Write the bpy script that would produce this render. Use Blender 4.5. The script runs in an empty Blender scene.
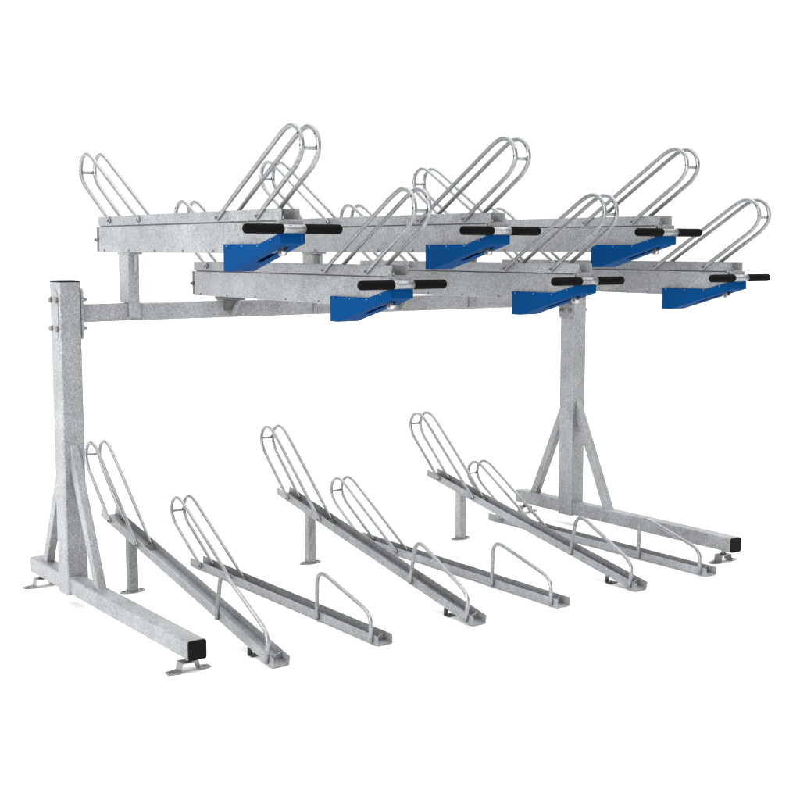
import bpy, bmesh, math, random
from mathutils import Vector, Matrix

# ------------------------------------------------------------------ camera
scene = bpy.context.scene
cam_data = bpy.data.cameras.new("camera")
cam = bpy.data.objects.new("camera", cam_data)
scene.collection.objects.link(cam)
cam_data.sensor_width = 36.0
cam_data.lens = 36.0 * 1314.47 / 800.0
cam_data.clip_start = 0.05
cam_data.clip_end = 500
cam.location = (-1.8535, -4.7889, 1.3770)
cam.rotation_euler = (math.radians(90) - 0.11551, 0, -0.61807)
scene.camera = cam

# ------------------------------------------------------------------ world and lamps
world = bpy.data.worlds.new("World")
scene.world = world
world.use_nodes = True
bg = world.node_tree.nodes["Background"]
bg.inputs["Strength"].default_value = 1.0
# invented surroundings: white low down, darkened overhead to keep channel insides dark
_wn, _wl = world.node_tree.nodes, world.node_tree.links
_tc = _wn.new("ShaderNodeTexCoord")
_sp = _wn.new("ShaderNodeSeparateXYZ")
_rp = _wn.new("ShaderNodeValToRGB")
_wl.new(_tc.outputs["Generated"], _sp.inputs[0])
_wl.new(_sp.outputs["Z"], _rp.inputs[0])
_e = _rp.color_ramp.elements
_e[0].position = 0.0
_e[0].color = (1.10, 1.11, 1.11, 1)
_e[1].position = 0.52
_e[1].color = (0.16, 0.16, 0.165, 1)
_m = _e.new(0.34)
_m.color = (1.08, 1.09, 1.09, 1)
# added dimming behind the camera, so front faces catch less light
_dm = _wn.new("ShaderNodeMapRange")
_dm.inputs["From Min"].default_value = -0.6
_dm.inputs["From Max"].default_value = 0.25
_dm.inputs["To Min"].default_value = 0.30
_dm.inputs["To Max"].default_value = 1.0
_wl.new(_sp.outputs["Y"], _dm.inputs["Value"])
_wl.new(_dm.outputs["Result"], bg.inputs["Strength"])
_wl.new(_rp.outputs[0], bg.inputs["Color"])


def softbox(name, direction, strength, angle, color=(1, 1, 1)):
    ld = bpy.data.lights.new(name, 'SUN')
    ld.energy = strength
    ld.angle = math.radians(angle)
    ld.color = color
    lo = bpy.data.objects.new(name, ld)
    scene.collection.objects.link(lo)
    lo.location = Vector(direction) * -6
    lo.rotation_euler = Vector(direction).to_track_quat('-Z', 'Y').to_euler()
    return lo


# directions the light travels in
softbox("key_softbox", (0.88, 0.37, -0.13), 3.6, 34)
softbox("overhead_softbox", (-0.16, 0.0, -1.0), 6.8, 110)

_a = bpy.data.lights.new("added_side_fill", 'AREA')  # added area lamp that brightens the left post and foot bar
_a.shape = 'SQUARE'
_a.size = 1.0
_a.energy = 27
_ao = bpy.data.objects.new("added_side_fill", _a)
scene.collection.objects.link(_ao)
_ao.location = (-2.1, 0.1, 1.7)
_ao.rotation_euler = Vector((2.1, -0.6, -1.6)).to_track_quat('-Z', 'Y').to_euler()

scene.view_settings.view_transform = 'Standard'
scene.view_settings.look = 'None'
scene.view_settings.exposure = 0
scene.view_settings.gamma = 1


# ------------------------------------------------------------------ materials
def new_mat(name):
    m = bpy.data.materials.new(name)
    m.use_nodes = True
    return m, m.node_tree, m.node_tree.nodes["Principled BSDF"]


def galvanised(name, dark=0.105, light=0.310, scale=225.0, metal=0.25, rough=0.42, tint=(0.95, 0.99, 1.01)):
    m, nt, p = new_mat(name)
    N, Lk = nt.nodes, nt.links
    tc = N.new("ShaderNodeTexCoord")
    oi = N.new("ShaderNodeObjectInfo")
    off = N.new("ShaderNodeVectorMath"); off.operation = 'SCALE'
    cmb = N.new("ShaderNodeCombineXYZ")
    for i in range(3):
        Lk.new(oi.outputs["Random"], cmb.inputs[i])
    Lk.new(cmb.outputs[0], off.inputs[0]); off.inputs["Scale"].default_value = 37.0
    add = N.new("ShaderNodeVectorMath"); add.operation = 'ADD'
    Lk.new(tc.outputs["Object"], add.inputs[0]); Lk.new(off.outputs[0], add.inputs[1])
    # distort the coordinates so that the zinc flowers get ragged borders
    dn = N.new("ShaderNodeTexNoise"); dn.inputs["Scale"].default_value = 120; dn.inputs["Detail"].default_value = 3
    Lk.new(add.outputs[0], dn.inputs["Vector"])
    ds = N.new("ShaderNodeVectorMath"); ds.operation = 'SCALE'; ds.inputs["Scale"].default_value = 0.014
    Lk.new(dn.outputs["Color"], ds.inputs[0])
    ad2 = N.new("ShaderNodeVectorMath"); ad2.operation = 'ADD'
    Lk.new(add.outputs[0], ad2.inputs[0]); Lk.new(ds.outputs[0], ad2.inputs[1])
    v = N.new("ShaderNodeTexVoronoi"); v.inputs["Scale"].default_value = scale
    Lk.new(ad2.outputs[0], v.inputs["Vector"])
    v2 = N.new("ShaderNodeTexVoronoi"); v2.inputs["Scale"].default_value = scale * 2.3
    Lk.new(ad2.outputs[0], v2.inputs["Vector"])
    sx = N.new("ShaderNodeSeparateColor"); Lk.new(v.outputs["Color"], sx.inputs[0])
    sy = N.new("ShaderNodeSeparateColor"); Lk.new(v2.outputs["Color"], sy.inputs[0])
    big = N.new("ShaderNodeTexNoise"); big.inputs["Scale"].default_value = 7; big.inputs["Detail"].default_value = 5
    big.inputs["Roughness"].default_value = 0.65
    Lk.new(add.outputs[0], big.inputs["Vector"])

    def mth(op, a, b):
        n = N.new("ShaderNodeMath"); n.operation = op
        for k, q in ((0, a), (1, b)):
            if isinstance(q, float):
                n.inputs[k].default_value = q
            else:
                Lk.new(q, n.inputs[k])
        return n.outputs[0]
    f = mth('ADD', mth('MULTIPLY', sx.outputs[0], 0.45), mth('MULTIPLY', sy.outputs[1], 0.30))
    f = mth('ADD', f, mth('MULTIPLY', mth('SUBTRACT', big.outputs["Fac"], 0.5), 0.65))
    # each part came out of the zinc bath a little different, with duller patches
    f = mth('ADD', f, mth('MULTIPLY', mth('SUBTRACT', oi.outputs["Random"], 0.5), 0.16))
    patch = N.new("ShaderNodeTexNoise"); patch.inputs["Scale"].default_value = 2.2; patch.inputs["Detail"].default_value = 2
    Lk.new(add.outputs[0], patch.inputs["Vector"])
    f = mth('ADD', f, mth('MULTIPLY', mth('SUBTRACT', patch.outputs["Fac"], 0.5), 0.45))
    ramp = N.new("ShaderNodeValToRGB")
    ramp.color_ramp.elements[0].position = 0.02
    ramp.color_ramp.elements[0].color = (dark * tint[0], dark * tint[1], dark * tint[2], 1)
    ramp.color_ramp.elements[1].position = 0.75
    ramp.color_ramp.elements[1].color = (light * tint[0], light * tint[1], light * tint[2] * 1.01, 1)
    Lk.new(f, ramp.inputs[0])
    Lk.new(ramp.outputs[0], p.inputs["Base Color"])
    p.inputs["Metallic"].default_value = metal
    r = mth('ADD', mth('MULTIPLY', sy.outputs[0], 0.18), float(rough - 0.08))
    Lk.new(r, p.inputs["Roughness"])
    b = N.new("ShaderNodeBump"); b.inputs["Strength"].default_value = 0.25; b.inputs["Distance"].default_value = 0.0012
    Lk.new(f, b.inputs["Height"]); Lk.new(b.outputs[0], p.inputs["Normal"])
    return m


def plain(name, col, rough=0.5, metal=0.0, bump=0.0, bscale=200, spec=0.3):
    m, nt, p = new_mat(name)
    N, Lk = nt.nodes, nt.links
    n = N.new("ShaderNodeTexNoise"); n.inputs["Scale"].default_value = 30; n.inputs["Detail"].default_value = 4
    tc = N.new("ShaderNodeTexCoord"); Lk.new(tc.outputs["Object"], n.inputs["Vector"])
    mx = N.new("ShaderNodeMix"); mx.data_type = 'RGBA'
    mx.inputs["A"].default_value = tuple(c * 0.93 for c in col) + (1,)
    mx.inputs["B"].default_value = tuple(min(1, c * 1.07) for c in col) + (1,)
    Lk.new(n.outputs["Fac"], mx.inputs["Factor"])
    Lk.new(mx.outputs["Result"], p.inputs["Base Color"])
    p.inputs["Roughness"].default_value = rough
    p.inputs["Metallic"].default_value = metal
    p.inputs["Specular IOR Level"].default_value = spec
    if bump:
        n2 = N.new("ShaderNodeTexNoise"); n2.inputs["Scale"].default_value = bscale
        Lk.new(tc.outputs["Object"], n2.inputs["Vector"])
        b = N.new("ShaderNodeBump"); b.inputs["Strength"].default_value = bump; b.inputs["Distance"].default_value = 0.001
        Lk.new(n2.outputs["Fac"], b.inputs["Height"]); Lk.new(b.outputs[0], p.inputs["Normal"])
    return m


ZINC = galvanised("galvanised_steel")
ZTUBE = galvanised("galvanised_tube", dark=0.14, light=0.32, scale=230, metal=0.65, rough=0.30)
ZDARK = plain("dull_steel", (0.085, 0.088, 0.086), 0.5, 0.5)
STEEL = plain("stainless_steel", (0.20, 0.198, 0.19), 0.35, 0.8)
CHROME = plain("polished_steel", (0.42, 0.41, 0.41), 0.25, 1.0)
BLUE = plain("blue_paint", (0.0, 0.034, 0.122), 0.75, 0.0, spec=0.03)
BLACK = plain("black_rubber", (0.004, 0.004, 0.004), 0.7, 0.0, 0.3, spec=0.02)
PLASTIC = plain("black_plastic", (0.004, 0.004, 0.0045), 0.6, 0.0, 0.2, spec=0.05)
WHITE = plain("white_studio_floor", (0.90, 0.90, 0.90), 0.9)


# ------------------------------------------------------------------ mesh helpers
# Builders take (x, d, z): x along the rack, d towards the front of the rack, z up.
class MB:
    def __init__(self):
        self.bm = bmesh.new()
        self.mats = []

    def mi(self, mat):
        if mat not in self.mats:
            self.mats.append(mat)
        return self.mats.index(mat)

    def _faces(self, verts, faces, mat, smooth=False):
        vs = [self.bm.verts.new((x, -d, z)) for x, d, z in verts]
        out = []
        for f in faces:
            try:
                fc = self.bm.faces.new([vs[i] for i in f])
            except ValueError:
                continue
            fc.material_index = self.mi(mat)
            fc.smooth = smooth
            out.append(fc)
        return vs, out

    def box(self, x0, x1, d0, d1, z0, z1, mat, bevel=0.0, seg=2):
        v = [(x, d, z) for x in (x0, x1) for d in (d0, d1) for z in (z0, z1)]
        f = [(0, 1, 3, 2), (4, 6, 7, 5), (0, 4, 5, 1), (2, 3, 7, 6), (0, 2, 6, 4), (1, 5, 7, 3)]
        vs, fs = self._faces(v, f, mat)
        if bevel:
            es = list({e for fc in fs for e in fc.edges})
            r = bmesh.ops.bevel(self.bm, geom=es, offset=bevel, segments=seg, affect='EDGES', profile=0.5)
            for fc in r['faces']:
                fc.material_index = self.mi(mat)
        return self

    def prism_x(self, prof, x0, x1, mat, bevel=0.0):
        """profile in (d, z) extruded along x"""
        n = len(prof)
        v = [(x0, d, z) for d, z in prof] + [(x1, d, z) for d, z in prof]
        f = [tuple(range(n)), tuple(range(2 * n - 1, n - 1, -1))]
        f += [(i, (i + 1) % n, n + (i + 1) % n, n + i) for i in range(n)]
        vs, fs = self._faces(v, f, mat)
        if bevel:
            es = list({e for fc in fs for e in fc.edges})
            r = bmesh.ops.bevel(self.bm, geom=es, offset=bevel, segments=2, affect='EDGES', profile=0.5)
            for fc in r['faces']:
                fc.material_index = self.mi(mat)
        return self

    def prism_z(self, prof, z0, z1, mat, bevel=0.0):
        """profile in (x, d) extruded along z"""
        n = len(prof)
        v = [(x, d, z0) for x, d in prof] + [(x, d, z1) for x, d in prof]
        f = [tuple(range(n)), tuple(range(2 * n - 1, n - 1, -1))]
        f += [(i, (i + 1) % n, n + (i + 1) % n, n + i) for i in range(n)]
        self._faces(v, f, mat)
        return self

    def prism_d(self, prof, d0, d1, mat):
        """profile in (x, z) extruded along d"""
        n = len(prof)
        v = [(x, d0, z) for x, z in prof] + [(x, d1, z) for x, z in prof]
        f = [tuple(range(n)), tuple(range(2 * n - 1, n - 1, -1))]
        f += [(i, (i + 1) % n, n + (i + 1) % n, n + i) for i in range(n)]
        self._faces(v, f, mat)
        return self

    def tube(self, pts, r, mat, seg=12, flat_ends=0):
        P = [Vector(p) for p in pts]
        n = len(P)
        rings = []
        up = None
        allv, faces = [], []
        for i in range(n):
            t = (P[min(i + 1, n - 1)] - P[max(i - 1, 0)]).normalized()
            if up is None:
                a = Vector((1, 0, 0)) if abs(t.x) < 0.9 else Vector((0, 0, 1))
                up = (a - t * a.dot(t)).normalized()
            else:
                up = (up - t * up.dot(t)).normalized()
            s = t.cross(up)
            rr = r[i] if isinstance(r, (list, tuple)) else r
            ru = rr
            if flat_ends and (i < 2 or i > n - 3):
                ru = rr * flat_ends
            for k in range(seg):
                a = 2 * math.pi * k / seg
                allv.append(tuple(P[i] + up * math.cos(a) * ru + s * math.sin(a) * rr))
        for i in range(n - 1):
            for k in range(seg):
                k2 = (k + 1) % seg
                faces.append((i * seg + k, i * seg + k2, (i + 1) * seg + k2, (i + 1) * seg + k))
        vs, fs = self._faces(allv, faces, mat, True)
        m = self.mi(mat)
        for ring in (vs[:seg], vs[-seg:]):
            fc = self.bm.faces.new(ring)
            fc.material_index = m
        return self

    def rod(self, a, b, r, mat, seg=16):
        return self.tube([a, b], r, mat, seg)

    def hexnut(self, c, axis, r, h, mat):
        c = Vector(c); a = Vector(axis)
        return self.tube([tuple(c), tuple(c + a * h)], r, mat, 6)

    def sphere(self, c, r, mat, seg=14):
        mtx = Matrix.Translation((c[0], -c[1], c[2]))
        res = bmesh.ops.create_uvsphere(self.bm, u_segments=seg, v_segments=seg // 2 + 2, radius=r, matrix=mtx)
        i = self.mi(mat)
        for f in {f for v in res['verts'] for f in v.link_faces}:
            f.material_index = i
            f.smooth = True
        return self

    def build(self, name, parent=None, loc=None, rot=None):
        bmesh.ops.recalc_face_normals(self.bm, faces=self.bm.faces[:])
        me = bpy.data.meshes.new(name)
        self.bm.to_mesh(me)
        self.bm.free()
        for m in self.mats:
            me.materials.append(m)
        o = bpy.data.objects.new(name, me)
        scene.collection.objects.link(o)
        if parent is not None:
            o.parent = parent
        return o


def thing(name, label, cat, loc=(0, 0, 0), group=None):
    o = bpy.data.objects.new(name, None)
    scene.collection.objects.link(o)
    o.location = (loc[0], -loc[1], loc[2])
    o.empty_display_size = 0.1
    o["label"] = label
    o["category"] = cat
    if group:
        o["group"] = group
    return o


def dup(root, loc, label):
    r = root.copy()
    scene.collection.objects.link(r)
    r.location = (loc[0], -loc[1], loc[2])
    r["label"] = label
    for ch in list(root.children):
        c = ch.copy()
        scene.collection.objects.link(c)
        c.parent = r
        for g in list(ch.children):
            q = g.copy()
            scene.collection.objects.link(q)
            q.parent = c
    return r


# ------------------------------------------------------------------ setting
fl = MB()
R = 60
fl._faces([(-R, -R, 0), (R, -R, 0), (R, R, 0), (-R, R, 0)], [(0, 1, 2, 3)], WHITE)
floor = fl.build("floor")
floor["kind"] = "structure"

# ------------------------------------------------------------------ the frame
W = 2.6
ZB, ZT = 0.055, 0.120         # foot bar
BEAM0, BEAM1 = 1.095, 1.162
frame = thing("rack_frame", "large galvanised steel frame with two braced posts, foot bars and a long crossbeam",
              "rack frame")


def rounded_sq(cx, cz, h, r, n=4):
    out = []
    for sx, sz, a0 in ((1, 1, 0), (-1, 1, 90), (-1, -1, 180), (1, -1, 270)):
        for k in range(n + 1):
            a = math.radians(a0 + 90 * k / n)
            out.append((cx + sx * (h - r) + r * math.cos(a), cz + sz * (h - r) + r * math.sin(a)))
    return out


def end_frame(X, side):
    # side = +1: the beam leaves towards +x
    hb = 0.0324
    m = MB()
    m.prism_d(rounded_sq(X, (ZB + ZT) / 2, hb, 0.007), -0.379, 1.050, ZINC)
    bar = m.build("foot_bar", frame)
    for d0, d1 in ((1.050, 1.057), (-0.385, -0.379)):
        c = MB()
        c.prism_d(rounded_sq(X, (ZB + ZT) / 2, hb - 0.0006, 0.007), d0, d1, PLASTIC)
        c.build("end_cap", bar)
    m = MB()
    post_prof = [(x, d * 0.0485 / 0.0433) for x, d in rounded_sq(0, 0, 0.0433, 0.008)]
    m.prism_z([(X + x, d) for x, d in post_prof], ZB - 0.003, 1.2475, ZINC)
    # weld beads where the foot bar runs through the post
    for s in (-1, 1):
        m.tube([(X - hb, s * 0.049, ZB + 0.002), (X - hb, s * 0.049, ZT)], 0.0028, ZINC, 6)
        m.tube([(X - hb, s * 0.049, ZT), (X + hb, s * 0.049, ZT)], 0.0028, ZINC, 6)
    post = m.build("post", frame)
    c = MB()
    c.prism_z([(X + x * 1.0, d * 1.0) for x, d in post_prof], 1.2475, 1.2520, PLASTIC)
    c.build("end_cap", post)
    # flange plate of the beam on the inner face with bolts
    x0 = X + side * 0.0433
    x1 = x0 + side * 0.010
    m = MB()
    prof = []
    for sd, sz, a0 in ((1, 1, 0), (-1, 1, 90), (-1, -1, 180), (1, -1, 270)):
        for k in range(5):
            a = math.radians(a0 + 90 * k / 4)
            prof.append((sd * (0.0485 - 0.022) + 0.022 * math.cos(a), 1.1285 + sz * (0.098 - 0.022) + 0.022 * math.sin(a)))
    m.prism_x(prof, min(x0, x1), max(x0, x1), ZINC)
    fp = m.build("flange_plate", frame)
    for d in (-0.028, 0.030):
        for z in (1.073, 1.181):
            b = MB()
            b.hexnut((x1, d, z), (side, 0, 0), 0.0105, 0.009, STEEL)
            b.rod((x1 + side * 0.009, d, z), (x1 + side * 0.019, d, z), 0.0055, STEEL, 10)
            b.build("bolt", fp)
            b = MB()
            b.rod((X - side * 0.0433, d, z), (X - side * 0.0458, d, z), 0.014, STEEL, 14)
            b.hexnut((X - side * 0.0458, d, z), (-side, 0, 0), 0.0105, 0.009, STEEL)
            b.sphere((X - side * 0.054, d, z), 0.0055, STEEL, 10)
            b.build("bolt", post)
    # outer reinforcing strip with rounded ends behind each bolt pair
    m = MB()
    xo = X - side * 0.0433
    prof = [(0.001 + 0.036 * math.cos(t), 1.127 + (0.062 if math.sin(t) > 0 else -0.062) + 0.034 * math.sin(t))
            for t in [math.radians(a) for a in range(0, 360, 15)]]
    m.prism_x(prof, min(xo, xo - side * 0.002), max(xo, xo - side * 0.002), ZINC)
    m.build("backing_plate", frame)
    # braces
    for s in (-1, 1):
        m = MB()
        m.prism_x([(s * 0.0475, 0.636), (s * 0.291, ZT - 0.001), (s * 0.243, ZT - 0.001), (s * 0.0475, 0.535)],
                  X - 0.0172, X + 0.0172, ZINC, 0.004)
        wl = [(X - 0.018, s * 0.292, ZT), (X + 0.018, s * 0.292, ZT), (X + 0.018, s * 0.242, ZT), (X - 0.018, s * 0.242, ZT), (X - 0.018, s * 0.292, ZT)]
        m.tube(wl, 0.0025, ZINC, 6)
        m.build("brace", frame)
    # anchor feet: folded strap with two slotted toes
    for d in (0.985, -0.345):
        m = MB()
        t = 0.0035
        hw = 0.022
        top = [(-0.029, 0.033), (0.029, 0.033), (0.034, 0.006), (0.042, 0.0045), (0.078, 0.0045)]
        top = [(-0.078, 0.0045), (-0.042, 0.0045), (-0.034, 0.006)] + top
        n = len(top)
        v, f = [], []
        for (x, z) in top:
            taper = hw if abs(x) < 0.07 else hw * 0.62
            for dd, zz in ((-taper, z - t / 2), (taper, z - t / 2), (taper, z + t / 2), (-taper, z + t / 2)):
                v.append((X + x, d + dd, zz))
        for i in range(n - 1):
            for k in range(4):
                f.append((i * 4 + k, i * 4 + (k + 1) % 4, i * 4 + 4 + (k + 1) % 4, i * 4 + 4 + k))
        f += [(3, 2, 1, 0), tuple(4 * (n - 1) + k for k in range(4))]
        m._faces(v, f, STEEL)
        ft = m.build("anchor_foot", frame)
        b = MB()
        b.rod((X, d, 0.0355), (X, d, ZB + 0.001), 0.009, STEEL, 12)
        b.hexnut((X, d, 0.0355), (0, 0, 1), 0.013, 0.007, STEEL)
        b.build("levelling_bolt", ft)
        for s in (-1, 1):
            b = MB()
            b.rod((X + s * 0.059, d, 0.0060), (X + s * 0.059, d, 0.0070), 0.008, ZDARK, 14)
            b.build("bolt_hole", ft)


end_frame(0.0, 1)
end_frame(W, -1)
m = MB()
m.prism_x(rounded_sq(0, (BEAM0 + BEAM1) / 2, 0.0335, 0.006), 0.0533, W - 0.0533, ZINC)
m.build("crossbeam", frame)

TX0, PITCH, TW = 0.2640, 0.4185, 0.0645
HIGH, LOW = 1.358, 1.178
for k in range(6):
    X = TX0 + PITCH * k
    m = MB()
    if k % 2 == 0:
        m.box(X - 0.0235, X + 0.0235, -0.052, 0.036, BEAM1 + 0.001, HIGH - 0.008, ZINC, 0.003)
        m.box(X - 0.0240, X + 0.0240, 0.0345, 0.0395, BEAM0 + 0.010, BEAM1 + 0.004, ZINC, 0.0015)
        m.box(X - 0.026, X + 0.026, -0.055, 0.060, HIGH - 0.0075, HIGH - 0.0005, ZINC, 0.0015)
        m.prism_x([(0.037, HIGH - 0.009), (0.060, HIGH - 0.009), (0.040, HIGH - 0.075), (0.037, HIGH - 0.075)],
                  X + 0.001, X + 0.010, ZINC, 0.001)
    else:
        m.box(X - 0.030, X + 0.030, -0.045, 0.106, LOW - 0.0105, LOW - 0.0005, ZDARK, 0.0015)
        m.box(X - 0.032, X + 0.030, -0.030, 0.034, BEAM1 + 0.001, LOW - 0.011, ZINC, 0.001)
        m.prism_x([(0.0345, LOW - 0.012), (0.104, LOW - 0.012), (0.048, BEAM0 + 0.008), (0.0345, BEAM0 + 0.008)],
                  X + 0.004, X + 0.014, ZINC, 0.001)
        m.prism_x([(0.0345, LOW - 0.012), (0.088, LOW - 0.012), (0.0345, LOW - 0.055)],
                  X - 0.030, X + 0.003, ZDARK, 0.001)
    m.build("tray_support", frame)

# ------------------------------------------------------------------ wheel hoops
HOOP = [(0, -0.004), (0.012, 0.006), (0.14, 0.082), (0.28, 0.164), (0.395, 0.2315), (0.430, 0.2510), (0.452, 0.2615),
        (0.475, 0.2685), (0.498, 0.2690), (0.519, 0.2625), (0.536, 0.2495), (0.547, 0.2315), (0.5515, 0.2105),
        (0.5490, 0.1895), (0.5395, 0.1740), (0.526, 0.1590), (0.505, 0.1415), (0.42, 0.0900), (0.34, 0.0415),
        (0.283, 0.0065), (0.2713, -0.004)]


def smooth_path(P, sub=3):
    out = []
    n = len(P)
    for i in range(n - 1):
        p0, p1, p2, p3 = P[max(i - 1, 0)], P[i], P[i + 1], P[min(i + 2, n - 1)]
        L = math.dist(p1, p2)
        ss = 1 if L > 0.06 or i == 0 or i == n - 2 else sub
        for k in range(ss):
            t = k / ss
            out.append(tuple(0.5 * ((2 * p1[j]) + (-p0[j] + p2[j]) * t + (2 * p0[j] - 5 * p1[j] + 4 * p2[j] - p3[j]) * t * t
                                    + (-p0[j] + 3 * p1[j] - 3 * p2[j] + p3[j]) * t ** 3) for j in range(2)))
    out.append(P[-1])
    return out


HP = smooth_path(HOOP)


def wheel_hoop(parent, xl, xr, d0, z0, sgn, rot=0.0, sc=1.0):
    """pair of bent tubes; sgn +1 leans to the front, -1 to the back"""
    def tr(p, x):
        u, w = sgn * p[0] * sc, p[1] * sc
        c, s = math.cos(rot), math.sin(rot)
        return (x, d0 + u * c - w * s, z0 + u * s + w * c)
    holder = None
    for x in (xl, xr):
        m = MB()
        m.tube([tr(p, x) for p in HP], 0.0078, ZTUBE, 10, flat_ends=0.55)
        out = -1 if x == xl else -1
        for p in ((0.004, 0.002), (0.2755, 0.002)):
            q = tr(p, x - 0.006)
            m.rod(q, (q[0] - 0.004, q[1], q[2]), 0.0045, ZDARK, 8)
        for p in ((0.5405, 0.2440), (0.5515, 0.207)):
            q = tr(p, x - 0.0068)
            m.sphere(q, 0.0030, PLASTIC, 8)
        o = m.build("wheel_hoop", parent)
        if x == xl:
            holder = o
    m = MB()
    a, b = tr((0.5500, 0.2000), xl), tr((0.5500, 0.2000), xr)
    m.rod(a, b, 0.0055, ZTUBE, 10)
    m.build("cross_rod", holder)


# ------------------------------------------------------------------ upper trays
UG = "upper bike trays on the crossbeam"


def make_upper(label, loc):
    t = thing("upper_bike_tray", label, "bike tray", loc, UG)
    h = TW / 2
    # carrier beam (folded sheet, open at the back)
    m = MB()
    m.prism_x([(-0.2205, 0.0), (1.100, 0.0), (1.190, 0.032), (1.203, 0.1005), (-0.2205, 0.1005)], -h, h, ZINC, 0.0022)
    for i in range(7):
        d = -0.165 + 0.232 * i
        if d > 0.85:
            break
        m.rod((-h, d, 0.0075), (-h - 0.0022, d, 0.0075), 0.0042, ZDARK, 8)
    m.build("carrier_beam", t)
    # folded end bracket at the back
    m = MB()
    m.box(-h + 0.002, h - 0.002, -0.246, -0.2215, 0.003, 0.100, ZDARK, 0.002)
    m.hexnut((-h + 0.002, -0.234, 0.050), (-1, 0, 0), 0.008, 0.010, STEEL)
    m.rod((-h - 0.008, -0.234, 0.050), (-h - 0.014, -0.234, 0.050), 0.004, STEEL, 8)
    m.build("end_bracket", t)
    # spacer strip, coloured dark for the shade in the slot under the wheel channel
    m = MB()
    m.box(-h + 0.004, h - 0.004, -0.212, 1.185, 0.1010, 0.1040, ZDARK)
    m.build("slot_shade_strip", t)
    # wheel channel, U section
    m = MB()
    th = 0.0026
    z0, z1 = 0.1045, 0.1400
    m.prism_d([(-h - 0.001, z0), (h + 0.001, z0), (h + 0.001, z1), (h + 0.001 - th, z1), (h + 0.001 - th, z0 + th),
               (-h - 0.001 + th, z0 + th), (-h - 0.001 + th, z1), (-h - 0.001, z1)], -0.2205, 1.222, ZINC)
    m.build("wheel_channel", t)
    wheel_hoop(t, -h - 0.0065, h - 0.0120, 0.8066, 0.1167, 1)
    wheel_hoop(t, -h - 0.0065, h - 0.0120, 0.1804, 0.1207, -1)
    # front tab above the handle
    m = MB()
    m.box(-0.044, 0.044, 1.222, 1.2255, 0.078, 0.104, ZINC, 0.001)
    m.box(-0.044, 0.044, 1.205, 1.2218, 0.1005, 0.1042, ZINC, 0.001)
    m.rod((-0.027, 1.224, 0.104), (-0.027, 1.224, 0.116), 0.003, STEEL, 8)
    m.build("front_tab", t)
    # blue gas-spring housing under the front of the beam: two cheeks, a sloping floor with a slot, a nose
    m = MB()
    bw = 0.044
    side = [(0.858, 0.030), (1.098, 0.0295), (1.2267, 0.063), (1.236, 0.063), (1.236, 0.0318), (0.905, -0.0605), (0.858, -0.0605)]
    th = 0.003
    m.prism_x(side, -bw, -bw + th, BLUE, 0.0008)
    m.prism_x(side, bw - th, bw, BLUE, 0.0008)
    # sloping floor in three strips so that a real slot stays open
    def slope(d):
        return -0.0605 + (d - 0.905) * (0.0318 + 0.0605) / (1.236 - 0.905)
    def strip(xa, xb, da, db):
        m.prism_x([(da, slope(da)), (db, slope(db)), (db, slope(db) + th), (da, slope(da) + th)], xa, xb, BLUE)
    e = 0.0002
    strip(-bw + th + e, bw - th - e, 0.905, 1.020)
    strip(-bw + th + e, -0.012, 1.020, 1.196)
    strip(0.012, bw - th - e, 1.020, 1.196)
    strip(-bw + th + e, bw - th - e, 1.196, 1.2362)
    m.box(-bw + th + e, bw - th - e, 0.862, 0.905, -0.0605, -0.0575, BLUE)
    m.box(-bw + th + e, bw - th - e, 0.858, 0.861, -0.0575, 0.0, BLUE)
    m.box(-bw + th + e, bw - th - e, 1.2335, 1.2362, 0.035, 0.063, BLUE)
    for d, z in ((0.880, 0.0235), (0.985, 0.0235), (1.088, 0.0240), (1.172, 0.0425)):
        m.rod((-bw, d, z), (-bw - 0.0012, d, z), 0.0022, CHROME, 8)
    m.build("blue_housing", t)
    # roller in the slot
    m = MB()
    m.tube([(-0.010, 1.172, 0.0045), (0.008, 1.172, 0.0045)], 0.0125, CHROME, 18)
    m.rod((-0.012, 1.172, 0.0045), (-0.0100, 1.172, 0.0045), 0.005, ZDARK, 10)
    m.build("roller", t)
    # handle
    m = MB()
    m.rod((-0.0450, 1.2398, 0.0765), (0.0450, 1.2398, 0.0765), 0.0142, ZTUBE, 20)
    hd = m.build("handle", t)
    for s in (-1, 1):
        m = MB()
        pts, rs = [(s * 0.040, 1.2398, 0.0765), (s * 0.045, 1.2398, 0.0765)], [0.0145, 0.0156]
        for k in range(6):
            a = math.pi / 2 * k / 5
            pts.append((s * (0.1665 + 0.010 * math.sin(a)), 1.2398, 0.0765))
            rs.append(0.0056 + 0.010 * math.cos(a))
        m.tube(pts, rs, BLACK, 20)
        m.build("grip", hd)
    return t


ORD = ["first", "second", "third", "fourth", "fifth", "sixth"]
UL = ["leftmost upper tray, raised high on a short post beside the left frame post",
      "low-level upper tray, the nearer left one, its blue housing just below the first high tray",
      "middle of the three high-level upper trays, on its short post above the crossbeam",
      "middle low-level upper tray, its blue housing in front of the right frame post's top",
      "rightmost of the three high-level upper trays with blue housing and black handle grips",
      "low-level upper tray farthest right, its front handle beyond the right frame post"]
up = make_upper(UL[0], (TX0, 0, HIGH))
for k in range(1, 6):
    dup(up, (TX0 + PITCH * k, 0, HIGH if k % 2 == 0 else LOW), UL[k])

# ------------------------------------------------------------------ lower trays
LG = "lower bike trays on the floor"
D0, D1 = -0.311, 1.1325


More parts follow.
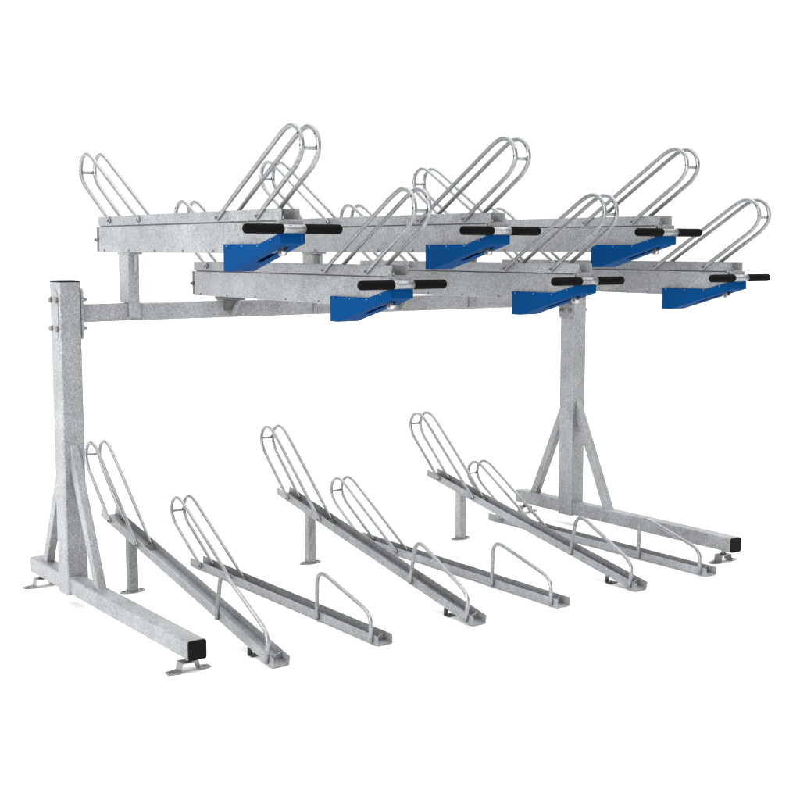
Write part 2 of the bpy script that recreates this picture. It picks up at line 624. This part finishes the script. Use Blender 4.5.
def make_lower(label, loc, high):
    t = thing("floor_bike_tray", label, "bike tray", loc, LG)
    h = TW / 2
    rot = -math.atan2(0.2725, 1.4101) if high else 0.0
    c, s = math.cos(rot), math.sin(rot)

    def tr(d, z):            # turn about the front lower edge
        u = d - D1
        return (D1 + u * c - z * s, u * s + z * c + 0.003)
    th = 0.0028
    H = 0.0328
    m = MB()
    prof = [(-h, 0), (h, 0), (h, H), (h - th, H), (h - th, th), (-h + th, th), (-h + th, H), (-h, H)]
    n = len(prof)
    v = []
    for d in (D0 + (0.008 if high else 0), D1):
        for x, z in prof:
            q = tr(d, z)
            v.append((x, q[0], q[1]))
    f = [tuple(range(n)), tuple(range(2 * n - 1, n - 1, -1))] + [(i, (i + 1) % n, n + (i + 1) % n, n + i) for i in range(n)]
    m._faces(v, f, ZINC)
    m.build("wheel_channel", t)
    # wheel stop: bent cross plate inside the channel below the hoops
    m = MB()
    d = 0.082
    pr = [(d - 0.022, th + 0.0005), (d, 0.020), (d + 0.022, th + 0.0005), (d + 0.019, th + 0.0005), (d, 0.0165), (d - 0.019, th + 0.0005)]
    m.prism_x([tr(a, b) for a, b in pr], -h + th + 0.0004, h - th - 0.0004, ZDARK)
    m.build("wheel_stop", t)
    # notched end plate standing across the channel just behind its mouth
    m = MB()
    w = h - th - 0.0004
    ol = [(-w, th + 0.0005), (w, th + 0.0005), (w, 0.026), (w * 0.75, 0.026), (0, 0.015), (-w * 0.75, 0.026), (-w, 0.026)]
    v = [(x,) + tr(dd, z) for dd in (1.083, 1.086) for x, z in ol]
    k = len(ol)
    m._faces(v, [tuple(range(k)), tuple(range(2 * k - 1, k - 1, -1))] + [(i, (i + 1) % k, k + (i + 1) % k, k + i) for i in range(k)], ZINC)
    m.build("end_plate", t)
    # hoop pair at the back
    q = tr(0.074, 0.017)
    wheel_hoop(t, -h - 0.0065, h - 0.0115, q[0], q[1], -1, rot, 0.985)
    # guard loop at the front, left side only
    pts = [(0.747, 0.006), (0.747, 0.03), (0.7485, 0.10), (0.750, 0.145), (0.754, 0.163), (0.763, 0.1765), (0.777, 0.1845), (0.793, 0.1868),
           (0.812, 0.1848), (0.835, 0.1795), (0.90, 0.1625), (1.00, 0.1365), (1.050, 0.1230), (1.073, 0.1140), (1.090, 0.101),
           (1.099, 0.085), (1.1015, 0.068), (1.1015, 0.035), (1.1015, 0.006)]
    m = MB()
    sp = smooth_path(pts)
    m.tube([(-h - 0.0068,) + tr(a, b) for a, b in sp], 0.0080, ZTUBE, 12)
    m.build("guard_loop", t)
    if high:
        zt = tr(-0.045, 0)[1]
        m = MB()
        m.box(-0.0190, 0.0190, -0.066, -0.028, 0.005, zt + 0.004, ZINC, 0.003)
        po = m.build("support_post", t)
        m = MB()
        pl = [(0.053 * math.copysign(abs(math.cos(a)) ** 1.3, math.cos(a)), -0.047 + 0.028 * math.sin(a))
              for a in [math.radians(i) for i in range(0, 360, 12)]]
        m.prism_z(pl, 0.0008, 0.0058, ZINC)
        for sx in (-1, 1):
            m.rod((sx * 0.038, -0.047, 0.0055), (sx * 0.038, -0.047, 0.0085), 0.006, ZDARK, 10)
        m.build("base_plate", po)
        # small floor clip near the front
        m = MB()
        zf = tr(0.975, 0)[1]
        m.box(-0.030, -0.012, 0.9590, 0.9625, 0.003, zf - 0.0005, ZDARK)
        m.box(-0.028, 0.018, 0.963, 0.9850, 0.0008, 0.0048, ZDARK)
        m.rod((-0.012, 0.974, 0.0045), (-0.012, 0.974, 0.0115), 0.006, ZDARK, 8)
        m.build("floor_clip", t)
    return t


LL = ["steeply raised floor tray on a post, nearest to the left frame foot",
      "flat floor tray lying between the left raised tray and the middle raised tray",
      "raised floor tray on a post in the middle of the lower row",
      "flat floor tray with its back end hidden behind the middle raised tray",
      "raised floor tray on a post, the right one of the three raised ones",
      "flat floor tray lying alongside the foot bar of the right frame post"]
hi = make_lower(LL[0], (TX0, 0, 0), True)
lo = make_lower(LL[1], (TX0 + PITCH, 0, 0), False)
for k in range(2, 6):
    dup(hi if k % 2 == 0 else lo, (TX0 + PITCH * k, 0, 0), LL[k])
